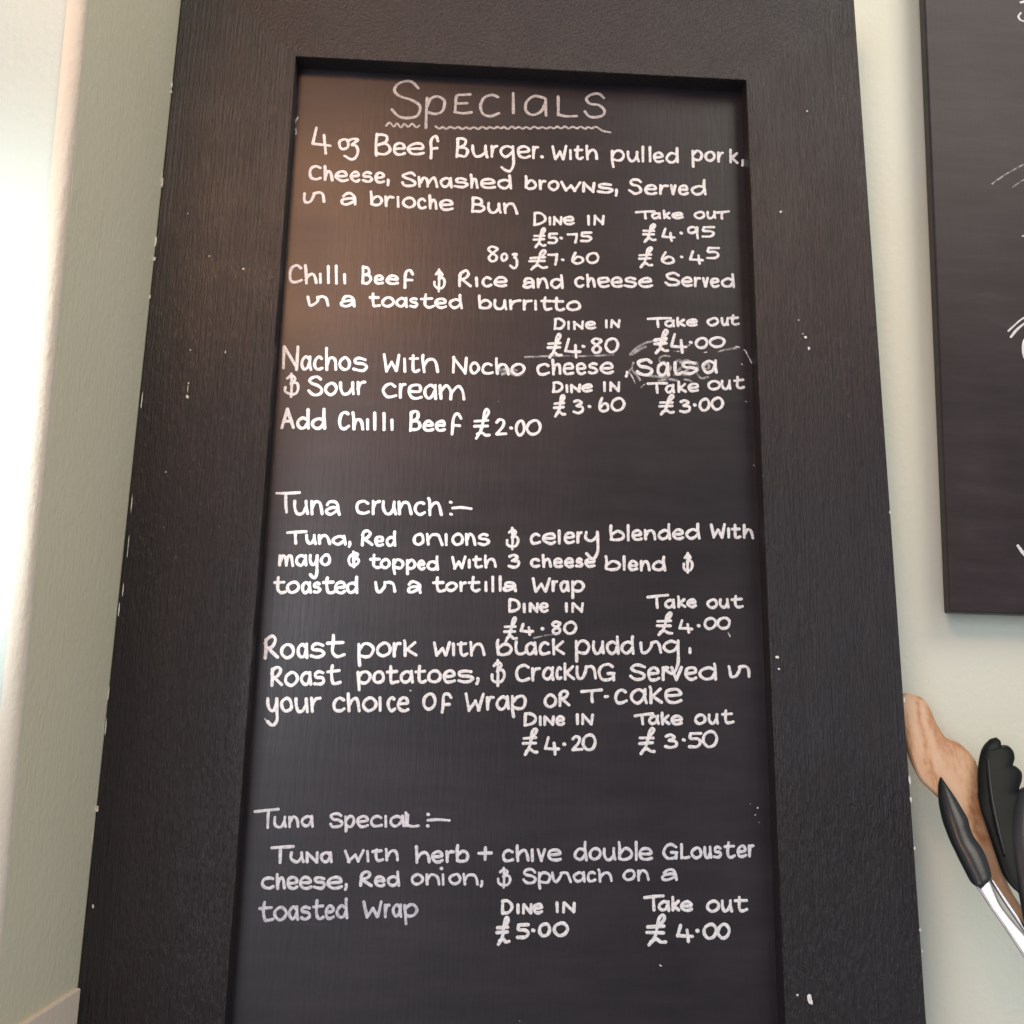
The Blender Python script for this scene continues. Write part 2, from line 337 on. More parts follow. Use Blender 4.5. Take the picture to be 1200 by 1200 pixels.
# ------------------------------------------------------------------ handwriting
# glyph strokes: C smooth, L straight; x 0..1 over the letter, y 0 baseline, 1 x-height, 2 ascender, -1 descender;
# capitals and figures (CAPS) use y 0..1 over their own height
GL = {
 'a': 'C .88,.80 .52,1 .1,.72 .06,.3 .35,0 .7,.15 .92,.6;L .93,1 .93,.5 1,0',
 '@': 'C .12,.72 .32,.97 .66,1 .9,.72 .94,.3 .98,0;C .9,.52 .5,.55 .1,.38 .08,.1 .4,0 .9,.3',
 'b': 'L .04,2 .04,1 .06,.1;C .06,.12 .4,0 .85,.12 1,.5 .8,.9 .45,.95 .06,.55',
 'c': 'C .92,.85 .6,1 .2,.85 .03,.45 .2,.08 .6,0 1,.14',
 'd': 'C .88,.82 .5,.98 .1,.72 .05,.3 .35,0 .7,.12 .92,.5;L .93,2 .93,1 1,0',
 'e': 'C .06,.5 .5,.5 .95,.58 .85,.9 .5,1 .12,.8 .02,.4 .25,.04 .65,-.02 1,.1',
 'f': 'C 1,1.25 .8,1.7 .5,1.6 .36,1.1 .36,.4 .3,-1;L .32,.5 .9,.5',
 'g': 'C .88,.85 .5,1 .1,.75 .06,.35 .35,.05 .7,.2 .93,.6;C .94,1 .96,0 .94,-.6 .7,-1 .35,-1 .04,-.75',
 'h': 'L .04,2 .06,1 .1,0;C .1,.35 .35,.85 .7,.95 .9,.65 1,0',
 'i': 'L .4,1 .55,0',
 'k': 'L .05,2 .06,1 .1,0;L .92,1.1 .18,.45;L .22,.5 1,0',
 'l': 'L .45,2 .5,1 .55,0',
 'm': 'L .02,1 .04,0;C .04,.4 .2,.88 .38,.95 .48,.6 .5,0;C .5,.4 .66,.88 .84,.95 .95,.6 1,0',
 'n': 'L .04,1 .08,0;C .08,.4 .35,.92 .7,.95 .9,.6 1,0',
 'o': 'O .45,1 .08,.72 .06,.28 .42,0 .88,.2 1,.6 .78,.95',
 'p': 'L .04,1 .06,0 .1,-1;C .05,.55 .35,.97 .75,1 1,.6 .8,.12 .45,0 .08,.15',
 'r': 'L .06,1 .1,0;C .1,.4 .3,.8 .6,.97 1,.98',
 's': 'C .9,.88 .5,1 .12,.85 .2,.58 .75,.5 1,.28 .75,.03 .4,0 .02,.08',
 't': 'C .36,1.9 .32,1 .32,.35 .45,.03 .7,0 1,.1;L 0,.98 .9,1.04',
 'u': 'C .04,1 .04,.45 .25,.03 .6,.05 .88,.5;L .9,1 .9,.5 1,0',
 'v': 'L .02,1 .48,0;L .48,0 1,1',
 'w': 'L .0,1 .2,0;L .2,0 .52,.6;L .52,.6 .72,0;L .72,0 1,1',
 'ɴ': 'L .04,0 .06,1;L .06,1 .92,0;L .92,0 .98,1',
 'y': 'C .04,1 .06,.45 .3,.05 .65,.15 .92,.65;C .94,1 .94,0 .93,-.6 .7,-1 .4,-1 .06,-.75',
 'z': 'C .38,.93 .65,1.02 .92,.95 .56,.45 .8,.38 .98,-.1 .85,-.8 .5,-1 .02,-.65',
 'ñ': 'C .0,1 .02,.4 .1,.03 .28,.06 .44,.5 .5,.98;C .5,.9 .62,1 .78,.98 .92,.7 1,0',
 ',': 'C .6,.3 .65,.05 .2,-.35',
 "'": 'L .4,1 .5,0',
 '.': 'D .5,.12',
 # capitals / figures
 'S': 'C .95,.83 .68,1 .3,.97 .08,.8 .25,.6 .7,.5 .98,.3 .88,.06 .5,0 .2,.05 0,.22',
 'B': 'L .1,1 .05,.5 .03,0;C .08,.93 .4,1 .75,.92 .72,.65 .2,.5;C .2,.52 .75,.5 1,.25 .75,.03 .35,0 .04,.06',
 'C': 'C .95,.88 .65,1 .25,.87 .04,.5 .15,.12 .55,0 1,.14',
 'D': 'L .08,.97 .06,.5 .02,.03;C .04,.95 .5,.97 .92,.72 .95,.35 .6,.08 .05,.02',
 'E': 'C .95,1 .5,.97 .15,.93 .05,.5 .02,.08;L .1,.5 .75,.52;L .02,.06 .5,.02 1,.04',
 'N': 'L .02,0 .07,1;L .07,1 .92,0;L .92,0 1,1',
 'R': 'L .1,.86 .06,.4 .02,0;C .02,.7 .25,.95 .65,.99 .85,.8 .6,.55 .2,.45;L .2,.46 1,.02',
 'T': 'L 0,.97 .5,.985 1,1;L .45,.98 .47,.5 .5,0',
 'A': 'L 0,0 .45,1;L .45,1 1,0;L .12,.33 .85,.33',
 'G': 'C .9,.85 .6,1 .2,.88 .03,.5 .2,.08 .55,0 .88,.15 .9,.42;L .58,.42 1,.42;L .92,.42 .95,0',
 'I': 'L .45,1 .55,0',
 'L': 'C .05,1 .05,.5 .06,.08;C .06,.08 .5,.0 1,.03',
 'O': 'O .45,1 .08,.72 .06,.28 .42,0 .88,.2 1,.6 .78,.95',
 'W': 'L .0,1 .18,0;L .18,0 .52,.55;L .52,.55 .76,0;L .76,0 1,1',
 '0': 'O .5,1 .12,.78 .02,.35 .35,.0 .8,.12 1,.55 .82,.92',
 '2': 'C .08,.8 .35,1 .75,.9 .7,.55 .1,.03;L .1,.03 1,.06',
 '3': 'C .05,.88 .5,1 .85,.8 .35,.55;C .35,.55 .95,.45 .95,.15 .5,.0 .0,.1',
 '4': 'L .22,1 .02,.36;L .02,.36 .5,.32 1,.3;L .66,.68 .7,.3 .74,0',
 '5': 'L 1,.97 .15,.95;C .15,.95 .12,.6 .7,.58 .98,.35 .7,.05 .02,.05',
 '6': 'C .3,1 .08,.6 .05,.2 .45,.0 .95,.15 .9,.5 .5,.6 .1,.3',
 '7': 'L 0,.95 .5,.96 .95,1;L .95,1 .9,.5 .8,0',
 '8': 'C .85,.9 .4,1 .1,.8 .4,.58 .85,.35 .75,.06 .35,.0 .15,.25 .5,.55 .9,.8 .85,.9',
 '9': 'C .9,.85 .5,1 .1,.85 .15,.55 .6,.5 .92,.8;L .93,.95 .95,.5 1,0',
 '£': 'C .66,.64 .95,.9 .84,1 .66,.86 .56,.55 .42,.25 .12,.0;C .22,.12 .5,.2 .75,.1 1,.1;L .05,.6 .9,.63;L 0,.41 .88,.43',
 '$': 'C .2,.78 .5,.92 .78,.78 .45,.57;C .45,.57 .88,.6 1,.38 .82,.16 .4,.12 .06,.24 .04,.44;L .5,1 .5,.5 .48,0',
 '§': 'C .75,.85 .3,.8 .05,.5 .2,.15 .7,.15 1,.35 .85,.55 .45,.45;L .5,1 .52,.5 .55,0;C .5,.95 .9,.85 .6,.55',
 '+': 'L 0,.5 1,.52;L .5,1 .5,0',
 '-': 'L 0,.5 .5,.53 1,.48',
}
CAPS = set("SBCDENRTAGILOW023456789£$§+-78'")
CROP = {'A1': (340, 80, 4.2857), 'A2': (610, 80, 4.2857), 'A3': (330, 240, 4.2857), 'A4': (610, 240, 4.2857), 'A5': (320, 390, 4.2857),
        'A6': (610, 390, 4.2857), 'B7': (310, 560, 4.138), 'B8': (600, 560, 4.138), 'C1': (300, 690, 4.0), 'C2': (590, 690, 4.0),
        'C3': (290, 930, 3.871), 'C4': (590, 930, 3.871), 'P': (0, 0, 1.0)}
lift = [0.0]; EDGE = [0.6]
WF = 0.76
class Ink:
    def __init__(self, y): self.v = []; self.f = []; self.c = []; self.y = y
    def ribbon(self, pts, wd):                       # pts in photo px on the writing plane -> slightly domed chalk line
        P = [at(u, v, self.y) for u, v in pts]
        hw0 = wd * 0.5 * (DIST + self.y) / F * 1.02
        out = [P[0]]
        for p in P[1:]:
            if (p - out[-1]).length > 0.0002: out.append(p)
        if len(out) < 2: return
        n = len(out); rows = []
        ph = random.uniform(0, 6); lift[0] += 0.000004
        if lift[0] > 0.00012: lift[0] = 0
        def row(c, t, hw, k):
            nrm = Vector((-t.z, 0, t.x)); yy = -0.00025 - lift[0] - 0.0000012 * k
            b0 = len(self.v)
            for s, d in ((-1, 0.00018), (-EDGE[0], 0), (EDGE[0], 0), (1, 0.00018)):
                q = c + nrm * hw * s; self.v.append((q.x, q.y + yy + d, q.z)); self.c.append(1.0 if abs(s) < 0.9 and 2 < k < n + 3 else 0.0)
            rows.append(b0)
        tan = []
        for i in range(n):
            t = out[min(i + 1, n - 1)] - out[max(i - 1, 0)]; t.y = 0
            tan.append(t.normalized() if t.length > 1e-9 else Vector((1, 0, 0)))
        k = 0
        for a in (80, 55, 28):                          # round cap
            r = math.radians(a); row(out[0] - tan[0] * hw0 * math.sin(r), tan[0], hw0 * math.cos(r), k); k += 1
        for i in range(n):
            hw = hw0 * (1 + 0.10 * math.sin(ph + i * 0.45) + random.uniform(-0.05, 0.05)); row(out[i], tan[i], hw, k); k += 1
        for a in (28, 55, 80):
            r = math.radians(a); row(out[-1] + tan[-1] * hw0 * math.sin(r), tan[-1], hw0 * math.cos(r), k); k += 1
        for a, b_ in zip(rows, rows[1:]):
            for j in range(3): self.f.append((a + j, a + j + 1, b_ + j + 1, b_ + j))
    def glyph(self, ch, mapf, wd, jit=0.0):
        for s in GL[ch].split(';'):
            kind, rest = s[0], s[2:].split()
            pts = [tuple(float(q) for q in r.split(',')) for r in rest]
            px = [mapf(x + random.uniform(-jit, jit), y + random.uniform(-jit, jit)) for x, y in pts]
            if kind == 'O':
                px.append(px[0]); self.ribbon(catmull(px, 6, True), wd)
            elif kind == 'D':
                x, y = px[0]; self.ribbon([(x - .5, y), (x + .4, y + .3)], wd * 1.15)
            elif kind == 'C': self.ribbon(catmull(px, 6), wd)
            else:
                self.ribbon(catmull(px, 4), wd)
    def word(self, crop, text, xs, b0, b1, xh, cap, wd=4.7, desc=40, jit=0.04):
        wd *= WF; ox, oy, s = CROP[crop]; n = len(text)
        hw = wd * 0.5 * s
        boxes = []
        for i in range(n):
            if isinstance(xs[i], tuple): boxes.append(xs[i])
            else:
                nx = xs[i + 1]; nx = nx[0] if isinstance(nx, tuple) else nx
                boxes.append((xs[i], nx - (0 if i == n - 1 else 3)))
        X0, X1 = boxes[0][0], boxes[-1][1]
        for ch, (l, r) in zip(text, boxes):
            if ch == ' ': continue
            def mp(x, y, ch=ch, l=l, r=r):
                l2, r2 = l + hw, r - hw
                if r2 < l2 + 4: c = (l + r) / 2; l2, r2 = c - 2, c + 2
                xx = l2 + (r2 - l2) * x
                base = b0 + (b1 - b0) * ((xx - X0) / max(1, X1 - X0)) - hw
                if ch in CAPS: yy = base - y * (cap - 2 * hw)
                elif y <= 0: yy = base - y * desc
                elif y <= 1: yy = base - y * (xh - 2 * hw)
                else: yy = base - (xh - 2 * hw) - (y - 1) * (cap - xh)
                return (ox + xx / s, oy + yy / s)
            self.glyph(ch, mp, wd, jit)
    def boxed(self, crop, items, wd=4.6, jit=0.02):
        wd *= WF; ox, oy, s = CROP[crop]; hw = wd * 0.5 * s
        for it in items:
            ch = it[0]
            if ch == '.':
                self.ribbon([(ox + it[1] / s - .5, oy + it[2] / s), (ox + it[1] / s + .4, oy + it[2] / s + .3)], wd * 1.15); continue
            _, l, t, r, b_ = it
            def mp(x, y): return (ox + (l + hw + (r - l - 2 * hw) * x) / s, oy + (b_ - hw - (b_ - t - 2 * hw) * y) / s)
            self.glyph(ch, mp, wd, jit)
    def line(self, crop, pts, wd=4.6, smooth=True):
        wd *= WF; ox, oy, s = CROP[crop]; px = [(ox + x / s, oy + y / s) for x, y in pts]
        self.ribbon(catmull(px, 6) if smooth and len(px) > 2 else catmull(px, 4) if len(px) == 2 else px, wd)
    def build(self, name, mat, parent):
        o = link_mesh(name, self.v, self.f, M[mat])
        at_ = o.data.attributes.new('cover', 'FLOAT', 'POINT')
        at_.data.foreach_set('value', self.c)
        o.parent = parent
        return o
YP = REC
def ink(): return Ink(YP)

# heading
k = ink()
k.boxed('A1', [('S', 505, 60, 660, 255), ('E', 818, 122, 918, 235), ('C', 945, 125, 1055, 250), ('I', 1108, 120, 1134, 235)], 4.9)
k.line('A1', [(688, 150), (684, 225), (682, 300)], 4.9)
k.line('A1', [(690, 190), (705, 155), (740, 142), (775, 165), (765, 215), (730, 230), (692, 222)], 4.9)
k.boxed('A2', [('L', 175, 135, 290, 250), ('S', 315, 122, 432, 254)], 4.9)
k.line('A2', [(120, 150), (70, 140), (30, 170), (28, 215), (62, 235), (105, 215), (124, 175)], 4.9)
k.line('A2', [(126, 155), (126, 200), (128, 238)], 4.9)
x, zz, i = 482, [], 0
while x < 1600:
    big = 1 if x < 700 else .5
    zz.append((x, 284 + 17 * min(1, (x - 482) / 300) + (9 if i % 2 == 0 else -11) * big * random.uniform(.5, 1.2)))
    x += random.uniform(16, 22); i += 1
a_ = [p for p in zz if p[0] < 662]; b__ = [p for p in zz if 722 < p[0] < 1555]
b__ += [(1555, 308), (1575, 318), (1608, 324)]
k.line('A1', a_, 3.6); k.line('A1', b__, 3.8)
k.build('heading_text', 'ink_head', panel)

def LINE(ws, mat='ink', name='menu_text', extra=None):
    q = ink()
    for a in ws:
        if a[0] == 'box': q.boxed(*a[1:])
        elif a[0] == 'line': q.line(*a[1:])
        else: q.word(*a)
    return q.build(name, mat, panel)

LINE([('box', 'A1', [('4', 103, 290, 210, 434)], 4.8), ('A1', 'oz', [(238, 300), (262, 352)], 415, 415, 66, 100, 4.8, 50),
      ('A1', 'Beef', [420, 512, 585, (680, 752)], 443, 440, 72, 118, 5, 20),
      ('A1', 'Burger.', [828, 905, 1003, 1050, 1135, (1212, 1252), 1252, 1278], 450, 458, 70, 104, 4.9, 68),
      ('A2', 'With', [155, 240, 265, 322, 392], 465, 463, 60, 80, 4.9),
      ('A2', 'pulled', [450, (530, 600), (603, 626), (638, 662), 662, 725, 797], 470, 482, 62, 88, 4.9, 34),
      ('A2', 'pork,', [855, 920, (985, 1022), (1045, 1097), 1105, 1127], 468, 485, 60, 78, 4.9, 34)])
LINE([('A1', 'Cheese,', [88, 165, 222, 298, 358, 420, 482, 502], 565, 582, 62, 84, 4.9, 40),
      ('A1', 'Smashed', [555, 640, 748, 820, 900, 950, 1038, 1116], 598, 613, 60, 80, 4.9),
      ('A2', 'browɴs,', [18, 88, 135, 200, 308, 380, 470, 492], 612, 634, 58, 76, 4.9),
      ('A2', 'Served', [540, 618, 692, 748, 788, 850, 937], 637, 642, 58, 86, 4.9)])
LINE([('A1', 'ñ', [65, 180], 683, 678, 62, 80, 4.7), ('A1', '@', [250, 337], 692, 692, 72, 80, 4.9),
      ('A1', 'brioche', [398, 470, 528, 560, 635, 692, 745, 822], 695, 720, 62, 82, 4.8),
      ('A1', 'Bun', [905, 985, 1065, 1147], 728, 738, 62, 84, 4.8)])
def dine(crop, D, i, N, e, I, N2, b0, b1, xh, cap, capN, bN):
    q = ink(); q.word(crop, 'Diɴe', [D, i, N, e], b0, b1, xh, cap, 4.5)
    q.word(crop, 'IN', [I, N2], bN, bN, capN, capN, 4.5); return q
def price(q, mat='ink'): return q.build('price_text', mat, panel)
q = dine('A4', (60, 132), (138, 157), (160, 212), (210, 273), (328, 355), (363, 423), 109, 103, 50, 74, 57, 106)
q.boxed('A4', [('£', 60, 112, 132, 222), ('5', 133, 138, 190, 202), ('.', 204, 167), ('7', 230, 140, 292, 198), ('5', 296, 132, 362, 192)], 4.5); price(q)
def take(crop, T, a, kk, e, b0, b1, xh, cap, o, u, t, c0, c1, xh2, asc, tc='t'):
    q = ink(); l, r, top, bot, st, top2 = T
    q.line(crop, [(l + 8, top + 8), ((l + r) / 2, (top + top2) / 2 + 7), (r - 8, top2 + 8)], 4.5)
    q.line(crop, [(st, top + 10), (st + 1, (top + bot) / 2), (st + 3, bot - 9)], 4.5)
    q.word(crop, 'ake', [a, kk, e], b0, b1, xh, cap, 4.5)
    if tc == 't': q.word(crop, 'out', [o, u, t], c0, c1, xh2, asc, 4.5)
    else: q.word(crop, 'ou', [o, u], c0, c1, xh2, asc, 4.5)
    return q
q = take('A4', (572, 680, 30, 78, 625, 26), (652, 708), (712, 755), (755, 820), 76, 74, 40, 52, (868, 930), (930, 985), None, 76, 74, 46, 60, 'x')
q.line('A4', [(975, 40), (1010, 38), (1045, 34)], 4.5); q.line('A4', [(1012, 40), (1010, 58), (1012, 70)], 4.5)
q.boxed('A4', [('£', 608, 90, 684, 194), ('4', 706, 115, 780, 190), ('.', 807, 142), ('9', 830, 105, 897, 177), ('5', 905, 104, 978, 170)], 4.5); price(q)
q = ink(); q.boxed('A3', [('8', 1026, 203, 1096, 292)], 4.3); q.word('A3', 'oz', [1096, 1142, 1190], 288, 288, 48, 60, 4.3, 38)
q.boxed('A4', [('£', 38, 222, 138, 332), ('7', 132, 242, 192, 308), ('.', 212, 276), ('6', 252, 234, 322, 302), ('0', 326, 236, 398, 300)], 4.4)
price(q); q = ink(); q.boxed('A4', [('£', 588, 206, 668, 320), ('6', 703, 232, 777, 303), ('.', 809, 262), ('4', 845, 228, 922, 304), ('5', 928, 208, 1002, 278)], 4.5); price(q)
LINE([('A3', 'Chilli', [30, 110, (184, 206), (224, 246), (264, 286), (306, 328)], 400, 403, 62, 102, 4.8),
      ('A3', 'Beef', [398, 460, 520, (593, 668)], 402, 406, 56, 96, 4.8, 20), ('box', 'A3', [('$', 758, 320, 825, 440)], 4.2),
      ('A3', 'Rice', [885, 960, 1003, 1062, 1136], 416, 416, 58, 92, 4.8),
      ('A4', '@nd', [6, 78, 145, 217], 424, 424, 60, 76, 4.8), ('A4', 'cheese', [268, 326, 382, 452, 517, 590, 667], 418, 420, 60, 74, 4.8),
      ('A4', 'Served', [720, 805, 868, 910, 950, 1003, 1078], 414, 420, 56, 78, 4.8)])
LINE([('A3', 'ñ', [125, 242], 515, 513, 60, 80, 4.7), ('A3', '@', [290, 376], 518, 518, 66, 80, 4.8),
      ('A3', 'toasted', [(435, 500), (497, 568), 570, 640, (692, 770), (765, 832), (835, 910)], 516, 526, 58, 80, 4.8),
      ('A3', 'burritto', [985, 1060, 1140, 1208, (1264, 1288), (1298, 1362), (1355, 1425), 1428, 1506], 528, 538, 58, 78, 4.8)])
q = dine('A4', (163, 228), (232, 250), (260, 320), (322, 380), (420, 441), (448, 502), 631, 628, 48, 64, 48, 622)
q.boxed('A6', [('£', 130, 0, 212, 132), ('4', 216, 26, 308, 132), ('.', 316, 68), ('8', 348, 22, 416, 108), ('0', 420, 22, 496, 104)], 4.7); price(q)
q = take('A4', (632, 762, 566, 622, 688, 562), (720, 778), (780, 830), (830, 892), 620, 612, 44, 56, (933, 998), (1003, 1050), (1045, 1102), 613, 608, 48, 62)
q.boxed('A6', [('£', 665, -22, 748, 112), ('4', 750, 0, 838, 108), ('.', 855, 48), ('0', 873, 20, 945, 84), ('0', 943, 17, 1032, 78)], 4.8)
q.line('A6', [(672, 40), (700, 36), (725, 50), (690, 60), (730, 34)], 5); price(q)
LINE([('A5', 'Nachos', [40, 135, 200, 258, 328, 395, 476], 188, 198, 78, 124, 4.8),
      ('A5', 'With', [548, 646, 680, 742, 836], 201, 204, 80, 98, 4.8), ('A5', 'Nocho', [895, 983, 1043, 1112, 1192, 1268], 208, 218, 66, 92, 4.7),
      ('A6', 'cheese', [76, 153, 210, 275, 335, 395, 472], 217, 210, 66, 86, 4.8), ('line', 'A6', [(535, 198), (534, 210), (530, 220)], 4.6)])
LINE([('A6', 'S', [575, 670], 220, 220, 72, 92, 5.6), ('A6', 'a', [678, 752], 222, 224, 78, 80, 5.2),
      ('line', 'A6', [(776, 150), (776, 190), (784, 208), (802, 206)], 5.2), ('A6', 's', [798, 892], 213, 211, 74, 80, 5.2), ('A6', 'a', [905, 990], 210, 206, 74, 80, 5.0)])
LINE([('box', 'A5', [('$', 52, 198, 134, 330)], 4.3), ('A5', 'Sour', [170, 256, 328, 416, 470], 322, 312, 72, 108, 4.8),
      ('A5', 'cream', [545, 628, 675, 755, 828, 963], 330, 343, 82, 100, 4.8)])
q = dine('A6', (156, 217), (222, 244), (247, 305), (305, 364), (410, 433), (442, 502), 308, 300, 48, 64, 56, 299)
q.boxed('A6', [('£', 162, 306, 230, 427), ('3', 260, 332, 320, 410), ('.', 346, 370), ('6', 388, 322, 448, 402), ('0', 450, 322, 527, 398)], 4.6); price(q)
q = take('A6', (632, 742, 248, 310, 684, 246), (722, 777), (785, 836), (838, 898), 308, 299, 50, 66, (936, 1006), (1004, 1060), (1066, 1130), 293, 286, 56, 74)
q.boxed('A6', [('£', 690, 306, 777, 417), ('3', 795, 332, 857, 407), ('.', 875, 362), ('0', 893, 326, 956, 398), ('0', 952, 320, 1024, 392)], 4.7); price(q)
LINE([('A5', 'Add', [36, 115, 190, 268], 486, 490, 68, 112, 5.2), ('A5', 'Chilli', [325, 392, (464, 486), (500, 522), (545, 570), (586, 610)], 489, 496, 66, 98, 5.1),
      ('A5', 'Beef', [682, 750, 813, (874, 952)], 498, 497, 62, 110, 5.0, 20)])
q = ink(); q.boxed('A5', [('£', 1003, 378, 1094, 537), ('2', 1110, 428, 1178, 520), ('.', 1196, 478), ('0', 1213, 436, 1270, 522), ('0', 1268, 434, 1350, 518)], 4.7); price(q)
# second half of the board
LINE([('line', 'B7', [(60, 75), (115, 75), (170, 71)], 4.6), ('line', 'B7', [(103, 76), (103, 125), (107, 166)], 4.7),
      ('B7', 'un@', [138, 220, 290, 370], 181, 186, 76, 90, 4.7), ('B7', 'crunch', [438, 517, 568, 645, 722, 788, 864], 179, 187, 74, 94, 4.7),
      ('box', 'B7', [('.', 903, 118), ('.', 905, 176)], 4.2), ('line', 'B7', [(912, 147), (955, 144), (1002, 150)], 4.4)], name='dish_heading_text')
LINE([('line', 'B7', [(112, 266), (158, 263), (202, 261)], 4.6), ('line', 'B7', [(150, 266), (150, 290), (152, 318)], 4.6),
      ('B7', 'una,', [196, 257, 325, 402, 424], 325, 331, 54, 70, 4.6, 24), ('B7', 'Red', [465, 530, 585, 640], 333, 336, 56, 82, 4.6),
      ('B7', 'onions', [718, 780, (870, 892), 903, 970, 1030, 1094], 331, 331, 64, 80, 4.6), ('box', 'B8', [('$', -32, 238, 36, 352)], 4.2),
      ('B8', 'celery', [85, 145, (218, 240), 250, 310, 348, 426], 327, 315, 60, 72, 4.7, 78),
      ('B8', 'blended', [470, (553, 574), 577, 637, 705, 775, 838, 914], 310, 300, 58, 84, 4.7), ('B8', 'With', [960, 1042, 1062, 1115, 1174], 294, 299, 56, 76, 4.6)])
LINE([('B7', 'mayo', [66, 148, 213, (268, 324)], 432, 430, 62, 70, 4.6, 60), ('box', 'B7', [('§', 400, 352, 464, 440)], 4.2),
      ('B7', 'topped', [(508, 570), (558, 614), 618, 683, 740, 785, 847], 441, 452, 54, 76, 4.6, 26), ('B7', 'With', [905, 983, 1006, 1062, 1126], 446, 438, 52, 68, 4.4),
      ('box', 'B8', [('3', -22, 366, 40, 442)], 4.6), ('B8', 'cheese', [86, 142, 198, 250, 305, 350, 407], 439, 437, 52, 70, 4.7),
      ('B8', 'blend', [446, (533, 554), 560, 617, 677, 747], 452, 455, 56, 78, 4.7), ('box', 'B8', [('$', 824, 360, 880, 467)], 4.4)])
LINE([('B7', 'toasted', [(43, 108), (102, 172), 174, 233, (278, 345), (338, 397), (393, 457)], 564, 564, 64, 90, 4.7), ('B7', 'ñ', [533, 637], 561, 559, 60, 80, 4.6),
      ('B7', '@', [686, 764], 563, 563, 66, 80, 4.7), ('B7', 'tortill@', [(813, 880), (876, 937), 943, (985, 1050), (1064, 1084), (1096, 1118), (1133, 1153), (1152, 1224)], 556, 554, 54, 82, 4.6),
      ('B8', 'Wrap', [95, 190, 228, (283, 354)], 556, 556, 60, 74, 4.7, 32)])
q = dine('C2', (20, 82), (88, 107), (116, 167), (165, 213), (284, 306), (316, 377), 115, 112, 50, 72, 50, 113)
q.boxed('C2', [('£', -3, 130, 68, 252), ('4', 73, 160, 145, 222), ('.', 183, 187), ('8', 218, 148, 278, 217), ('0', 278, 150, 347, 216)], 4.4); price(q)
q = take('C2', (668, 778, 32, 97, 718, 22), (752, 807), (812, 856), (857, 907), 95, 90, 47, 62, (950, 1007), (1008, 1060), (1063, 1127), 95, 92, 50, 66)
q.boxed('C2', [('£', 713, 106, 797, 224), ('4', 818, 142, 890, 212), ('.', 915, 173), ('0', 936, 132, 1002, 194), ('0', 998, 130, 1067, 192)], 4.4); price(q)
LINE([('C1', 'Roast', [35, 110, 188, 250, (328, 420)], 336, 322, 76, 118, 4.8), ('C1', 'pork', [473, 560, 638, 687, 757], 326, 320, 74, 84, 4.7, 40),
      ('C1', 'With', [830, 915, 940, 998, 1074], 320, 318, 68, 74, 4.5), ('C2', 'b', [-37, 42], 318, 316, 66, 84, 4.7), ('line', 'C2', [(60, 248), (58, 275), (64, 300), (84, 306), (98, 300)], 4.6), ('C2', 'ack', [98, 163, 223, 290], 316, 310, 68, 80, 4.7),
      ('C2', 'pudd', [332, 412, 478, 547, 615], 310, 310, 70, 92, 4.7, 36), ('C2', 'ñ', [640, 745], 308, 304, 62, 80, 4.5),
      ('C2', 'g', [743, 828], 304, 304, 66, 80, 4.6, 98), ('line', 'C2', [(874, 280), (874, 300)], 4.4)])
LINE([('C1', 'Roast', [65, 132, 206, 268, (328, 402)], 463, 450, 72, 102, 4.7), ('C1', 'potatoes,', [470, 545, (608, 672), 672, (742, 803), 800, 875, 940, 1026, 1052], 450, 442, 66, 92, 4.7, 30),
      ('box', 'C1', [('$', 1098, 328, 1170, 460)], 4.3), ('C2', 'Crackñ', [50, 128, 180, 243, 280, (338, 437)], 438, 424, 68, 84, 4.6), ('box', 'C2', [('G', 438, 348, 527, 434)], 4.5),
      ('C2', 'Served', [590, 672, 738, 780, 846, 913, 1002], 434, 430, 70, 84, 4.7), ('C2', 'ñ', [1053, 1162], 420, 418, 62, 80, 4.6)])
LINE([('C1', 'your', [46, (112, 174), 178, 252, 307], 582, 582, 76, 90, 4.7, 62), ('C1', 'choice', [358, 424, 494, (572, 592), 612, 660, 720], 580, 577, 74, 94, 4.7),
      ('box', 'C1', [('O', 778, 488, 847, 572)], 4.6), ('C1', 'f', [850, 920], 572, 572, 60, 96, 4.6, 14),
      ('C1', 'Wrap', [975, 1076, 1122, (1193, 1272)], 576, 568, 72, 88, 4.6, 36), ('box', 'C2', [('O', 186, 492, 252, 560), ('R', 256, 472, 314, 554)], 4.6),
      ('line', 'C2', [(366, 482), (415, 478), (460, 474)], 4.6), ('line', 'C2', [(415, 480), (414, 510), (417, 530)], 4.6), ('line', 'C2', [(476, 506), (488, 505)], 4.4),
      ('C2', 'cake', [516, 588, 678, 750, 840], 544, 538, 76, 88, 4.7)])
q = dine('C2', (93, 158), (163, 182), (186, 242), (242, 290), (336, 357), (363, 424), 646, 642, 50, 68, 56, 640)
q.boxed('C2', [('£', 86, 648, 164, 784), ('4', 188, 692, 267, 782), ('.', 285, 728), ('2', 314, 685, 374, 764), ('0', 365, 680, 437, 762)], 4.5); price(q)
q = take('C2', (608, 708, 588, 642, 650, 578), (676, 732), (735, 782), (782, 842), 640, 640, 50, 64, (890, 952), (954, 1012), (1018, 1082), 640, 634, 54, 72)
q.boxed('C2', [('£', 630, 646, 714, 780), ('3', 752, 678, 817, 752), ('.', 845, 708), ('5', 862, 668, 932, 750), ('0', 930, 663, 1007, 747)], 4.5); price(q)
LINE([('line', 'C3', [(34, 82), (88, 76), (140, 71)], 4.1), ('line', 'C3', [(95, 78), (93, 115), (92, 154)], 4.1), ('C3', 'una', [116, 183, 240, 302], 159, 153, 57, 70, 4.1),
      ('C3', 'Special', [371, 438, 494, 555, (619, 636), 640, (718, 720)], 158, 153, 58, 72, 4.1, 20), ('box', 'C3', [('L', 718, 90, 782, 154), ('.', 820, 94), ('.', 818, 146)], 3.9),
      ('line', 'C3', [(818, 121), (865, 118), (916, 122)], 3.8)], 'ink_mid', 'dish_heading_text')
